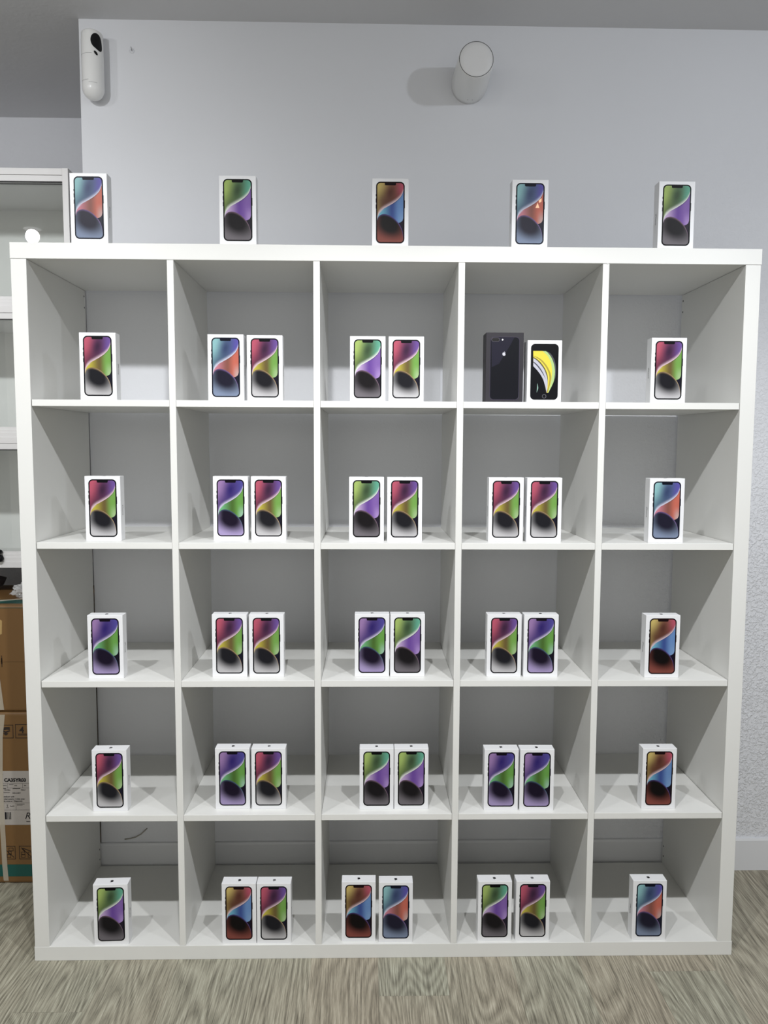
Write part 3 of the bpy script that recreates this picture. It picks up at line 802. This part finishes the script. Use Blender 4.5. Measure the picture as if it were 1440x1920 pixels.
lowc = carton('shipping_carton', 0.0, 0.5375, 'brown shipping carton with white sticker standing on the floor left of the shelf')
upc = carton('shipping_carton', 0.5378, 0.862, 'brown shipping carton stacked on the lower carton, green band along its top')
def strip(name, x0, x1, z0, z1, m, par, h=0.0003, off=0.0):
    bm = bmesh.new(); bm_poly(bm, [(x0, z0), (x1, z0), (x1, z1), (x0, z1)], lambda a, b, t: (a, YC - 0.0003 - off - t, b), h)
    return obj(name, bm, m, par)
strip('green_band', KX0 + 0.006, KX1 - 0.006, 0.0235, 0.0615, M_teal, lowc)
strip('label_sticker', -0.46, -0.085, 0.187, 0.3555, M_label, lowc, 0.0004)
stk = lowc.children[-1]
# text on the sticker
def put_text(body, x, z, size, par, name='lettering', bold=0.0, shear=0.0, space=1.0, wide=1.0, m=None, off=0.0010):
    me = text_mesh(body, size, bold=bold, shear=shear, space=space); me.materials.clear(); me.materials.append(m or M_ink_black)
    for v in me.vertices: v.co.x *= wide
    o = bpy.data.objects.new(name, me); C.objects.link(o); o.parent = par
    o.matrix_local = Matrix.Translation((x, YC - off, z)) @ Matrix.Rotation(PI / 2, 4, 'X')
    return o
put_text('CA35YR03', -0.2335, 0.3225, 0.0146, stk, bold=0.0007, wide=0.98)
put_text('WTE', -0.2375, 0.3085, 0.0050, stk, bold=0.0001)
put_text('R32', -0.2030, 0.3085, 0.0050, stk, bold=0.0001)
put_text('EN', -0.1745, 0.3085, 0.0050, stk, bold=0.0001)
put_text('33/36kg', -0.2340, 0.2945, 0.0058, stk, bold=0.0001)
put_text('780x7', -0.1850, 0.2945, 0.0058, stk, bold=0.0001)
put_text('220-240V', -0.2100, 0.2850, 0.0052, stk, bold=0.00015, wide=1.2)
put_text('utdoor unit', -0.2370, 0.2735, 0.0062, stk, bold=0.0002, wide=1.1)
put_text('nidad exterior / Unite exter', -0.2370, 0.2665, 0.0052, stk, bold=0.0002, wide=1.08)
put_text('ita externa / Klappenein', -0.2370, 0.2600, 0.0052, stk, bold=0.0002, wide=1.12)
put_text('RoHS', -0.2180, 0.2440, 0.0052, stk, bold=0.0001)
put_text('R', -0.1765, 0.2055, 0.0290, stk, shear=0.30)
bm = bmesh.new()
def ln(x0, x1, z0, z1):
    bm_poly(bm, [(x0, z0), (x1, z0), (x1, z1), (x0, z1)], lambda a, b, t: (a, YC - 0.0009 - t, b), 0.0001)
for z in (0.3165, 0.3020, 0.2555): ln(-0.2385, -0.12, z, z + 0.0006)
ln(-0.2365, -0.12, 0.2335, 0.2341)
for x in (-0.2240, -0.1790): ln(x, x + 0.0006, 0.3025, 0.3160)
ln(-0.2010, -0.2004, 0.2341, 0.2550)
for a, b, z in ((-0.219, -0.206, .3125), (-0.2370, -0.2290, .3000), (-0.2090, -0.1860, .3000), (-0.2370, -0.2180, .2880), (-0.1980, -0.1750, .2515), (-0.1980, -0.1810, .2480)): ln(a, b, z, z + 0.0012)
ln(-0.2300, -0.2230, 0.2405, 0.2415); ln(-0.2290, -0.2240, 0.2495, 0.2505); ln(-0.2272, -0.2258, 0.2430, 0.2490)
x = -0.2350
for w, gp in ((0.0052, .0022), (.0016, .0024), (.0020, .0022), (.0026, .003)): ln(x, x + w, 0.2045, 0.2270); x += w + gp
ln(-0.1715, -0.1600, 0.1960, 0.1985); ln(-0.2420, -0.2360, 0.3435, 0.3450)
obj('label_rules', bm, M_ink_black, stk)
# handling symbols
def frame(bm, x0, x1, z0, z1, t):
    for a in ((x0, x1, z0, z0 + t), (x0, x1, z1 - t, z1), (x0, x0 + t, z0, z1), (x1 - t, x1, z0, z1)):
        bm_poly(bm, [(a[0], a[2]), (a[1], a[2]), (a[1], a[3]), (a[0], a[3])], cface, 0.0003)
bm = bmesh.new()
frame(bm, -0.2440, -0.2010, 0.4570, 0.4985, 0.0017)
cxs, czs = -0.2235, 0.4780
def P(pts): bm_poly(bm, [(cxs + a, czs + b) for a, b in pts], cface, 0.0003)
P([(-.013, .004), (-.003, .0135), (.0125, .0140), (.0130, .0040), (.004, .0055), (-.006, .0035)])
P([(-.0145, .001), (-.010, .0035), (0, .0005), (.011, .0035), (.0145, .001), (.004, -.0035), (.001, -.006), (-.003, -.0035)])
P([(-.008, -.0055), (-.001, -.0045), (.008, -.0055), (.005, -.0095), (0, -.0125), (-.004, -.0095)])
obj('fragile_symbol', bm, M_dark_ink, lowc)
bm = bmesh.new()
frame(bm, -0.1950, -0.1500, 0.4570, 0.5000, 0.0017)
for z in (0.4655, 0.4690): bm_poly(bm, [(-0.1870, z), (-0.1580, z), (-0.1580, z + .0016), (-0.1870, z + .0016)], cface, 0.0003)
obj('stacking_symbol', bm, M_dark_ink, lowc)
put_text('4', -0.1828, 0.4730, 0.0285, lowc, bold=0.0006, m=M_dark_ink, off=0.0006)
def thick_line(bm, x0, z0, x1, z1, t):
    d = Vector((x1 - x0, z1 - z0)).normalized(); n = Vector((-d.y, d.x)) * t / 2
    bm_poly(bm, [(x0 + n.x, z0 + n.y), (x0 - n.x, z0 - n.y), (x1 - n.x, z1 - n.y), (x1 + n.x, z1 + n.y)], cface, 0.0003)
for xo in (-0.2500, -0.1965):
    bm = bmesh.new(); frame(bm, xo, xo + 0.0420, 0.0780, 0.1200, 0.0017)
    thick_line(bm, xo + .006, .1150, xo + .038, .0830, .0018)
    if xo < -0.22:
        for a in ((.022, .036, .104, .114), (.020, .030, .094, .104), (.016, .028, .083, .094)):
            frame(bm, xo + a[0], xo + a[1], a[2], a[3], .0014)
    else:
        for a in ((.006, .018, .083, .093), (.006, .018, .092, .101), (.026, .038, .083, .101)):
            frame(bm, xo + a[0], xo + a[1], a[2], a[3], .0014)
        thick_line(bm, xo + .010, .1130, xo + .036, .1030, .0022); thick_line(bm, xo + .010, .1100, xo + .018, .1020, .003)
    obj('warning_symbol', bm, M_dark_ink, lowc)
# plastic straps
def strap_strip(name, pts, w, par):
    bm = bmesh.new(); a = []; b = []
    for (x, y, z) in pts:
        a.append(bm.verts.new((x - w / 2, y, z))); b.append(bm.verts.new((x + w / 2, y, z)))
    for i in range(len(pts) - 1): bm.faces.new((a[i], b[i], b[i + 1], a[i + 1]))
    return obj(name, bm, M_strap, par)
strap_strip('strap', [(-0.2310, YC - 0.0014, 0.5300), (-0.2400, YC - 0.0016, 0.4600), (-0.2445, YC - 0.0016, 0.3400), (-0.2430, YC - 0.0016, 0.1600), (-0.2410, YC - 0.0016, 0.0600), (-0.2385, YC - 0.0016, 0.0120), (-0.2370, YC + 0.004, 0.0010)], 0.0150, lowc)
strap_strip('strap', [(-0.2540, YC - 0.0014, 0.8550), (-0.2480, YC - 0.0016, 0.7200), (-0.2420, YC - 0.0016, 0.6400), (-0.2330, YC - 0.0016, 0.5450)], 0.0160, upc)
strip('green_band', KX0 + 0.012, KX1 - 0.012, 0.8535, 0.8545, M_teal, upc)
bm = bmesh.new()
bm_poly(bm, [(KX0 + 0.012, 0.385), (KX1 - 0.012, 0.385), (KX1 - 0.012, 0.440), (KX0 + 0.012, 0.440)], lambda a, b, h: (a, b, 0.8621 + h), 0.0002)
obj('green_band', bm, M_teal, upc)
bm = bmesh.new(); frame(bm, KX0 + 0.02, KX1 - 0.02, 0.6905, 0.6922, 0.0006); obj('box_crease', bm, mat('crease', lin((112, 82, 46)), 0.7), upc)
bm = bmesh.new(); frame(bm, -0.2280, -0.2262, 0.6760, 0.7100, 0.0009); bm_poly(bm, [(-0.2288, .684), (-0.2256, .684), (-0.2256, .702), (-0.2288, .702)], cface, .0003)
obj('tear_mark', bm, M_dark_ink, upc)
bm = bmesh.new(); bm_poly(bm, [(-0.262, .822), (-.236, .826), (-.222, .815), (-.224, .775), (-.236, .772), (-.252, .800)], cface, 0.0002)
obj('tape_patch', bm, mat('brown_tape', lin((168, 140, 92)), 0.25), upc)
# loose diagonal strap and crumpled film on top
bm = bmesh.new()
pa = [(-0.262, 0.362, 0.8700), (-0.235, 0.372, 0.8720), (-0.205, 0.400, 0.8700), (-0.165, 0.440, 0.8680), (-0.12, 0.48, 0.8640)]
a = [bm.verts.new((x, y - 0.006, z)) for x, y, z in pa]; b = [bm.verts.new((x - 0.002, y + 0.010, z + 0.001)) for x, y, z in pa]
for i in range(4): bm.faces.new((a[i], a[i + 1], b[i + 1], b[i]))
obj('strap', bm, M_strap, upc)
M_film = bpy.data.materials.new('clear_film'); M_film.use_nodes = True
nt = M_film.node_tree; b_ = nt.nodes['Principled BSDF']
b_.inputs['Base Color'].default_value = (0.85, 0.86, 0.86, 1); b_.inputs['Roughness'].default_value = 0.12; b_.inputs['Alpha'].default_value = 0.32
bm = bmesh.new(); bmesh.ops.create_icosphere(bm, subdivisions=4, radius=1.0)
from mathutils import noise as mn
for v in bm.verts:
    d = 1 + 0.45 * mn.noise(v.co * 2.3) + 0.28 * mn.noise(v.co * 5.1 + Vector((3, 1, 2)))
    v.co = Vector((-0.195 + v.co.x * 0.040 * d, 0.472 + v.co.y * 0.034 * d, 0.886 + v.co.z * 0.0225 * d))
    v.co.z = max(v.co.z, 0.8622)
tag(obj('plastic_film', bm, M_film), 'crumpled clear plastic film lying on top of the upper carton', 'plastic film')
# dark folded cloth bag further back on the carton
bm = bmesh.new(); bmesh.ops.create_icosphere(bm, subdivisions=3, radius=1.0)
for v in bm.verts:
    d = 1 + 0.15 * mn.noise(v.co * 2.0)
    s = lambda t: math.copysign(abs(t) ** 0.5, t)
    v.co = Vector((-0.46 + s(v.co.x) * 0.125 * d, 0.610 + s(v.co.y) * 0.045 * d, 0.885 + s(v.co.z) * 0.023 * d))
tag(obj('folded_bag', bm, mat('dark_grey_fabric', lin((66, 62, 68)), 0.8, bump=0.3, bscale=90), smooth=True), 'dark grey folded bag lying at the back of the upper carton', 'bag')

# ------------------------------------------------------------------ ceiling spotlights (out of the frame, seen in the glass)
M_lamp = bpy.data.materials.new('lamp_glow'); M_lamp.use_nodes = True
nt = M_lamp.node_tree; nt.nodes.remove(nt.nodes['Principled BSDF'])
em = nt.nodes.new('ShaderNodeEmission'); em.inputs['Strength'].default_value = 3; nt.links.new(em.outputs[0], nt.nodes['Material Output'].inputs[0])
PLACE = ['leftmost', 'second from the left', 'middle', 'second from the right', 'rightmost']
for i, (lx, w_, n_) in enumerate(SPOTS):
    t = empty('ceiling_spotlight', (lx, LAMP_Y, CEIL), 'white ceiling spotlight, %s of the row in front of shelf' % PLACE[i], 'spotlight', 'ceiling spotlights')
    def lz(bm, prof, n=28):
        R = []
        for r, z in prof: R.append([bm.verts.new((r * math.cos(2 * PI * k / n), r * math.sin(2 * PI * k / n), z)) for k in range(n)] if r > 1e-6 else [bm.verts.new((0, 0, z))])
        for a, b in zip(R[:-1], R[1:]):
            for k in range(n):
                k2 = (k + 1) % n
                if len(a) == 1: bm.faces.new((a[0], b[k], b[k2]))
                elif len(b) == 1: bm.faces.new((a[k], b[0], a[k2]))
                else: bm.faces.new((a[k], b[k], b[k2], a[k2]))
    bm = bmesh.new(); lz(bm, [(0, 0), (0.045, 0), (0.045, -0.012), (0.012, -0.014), (0.012, -0.035), (0.046, -0.040), (0.050, -0.052), (0.050, -0.098), (0.047, -0.098), (0.047, -0.0975), (0, -0.0975)])
    obj('housing', bm, M_plastic, t, smooth=False)
    bm = bmesh.new(); lz(bm, [(0, -0.0985), (0.044, -0.0985)])
    obj('lens', bm, M_lamp, t)
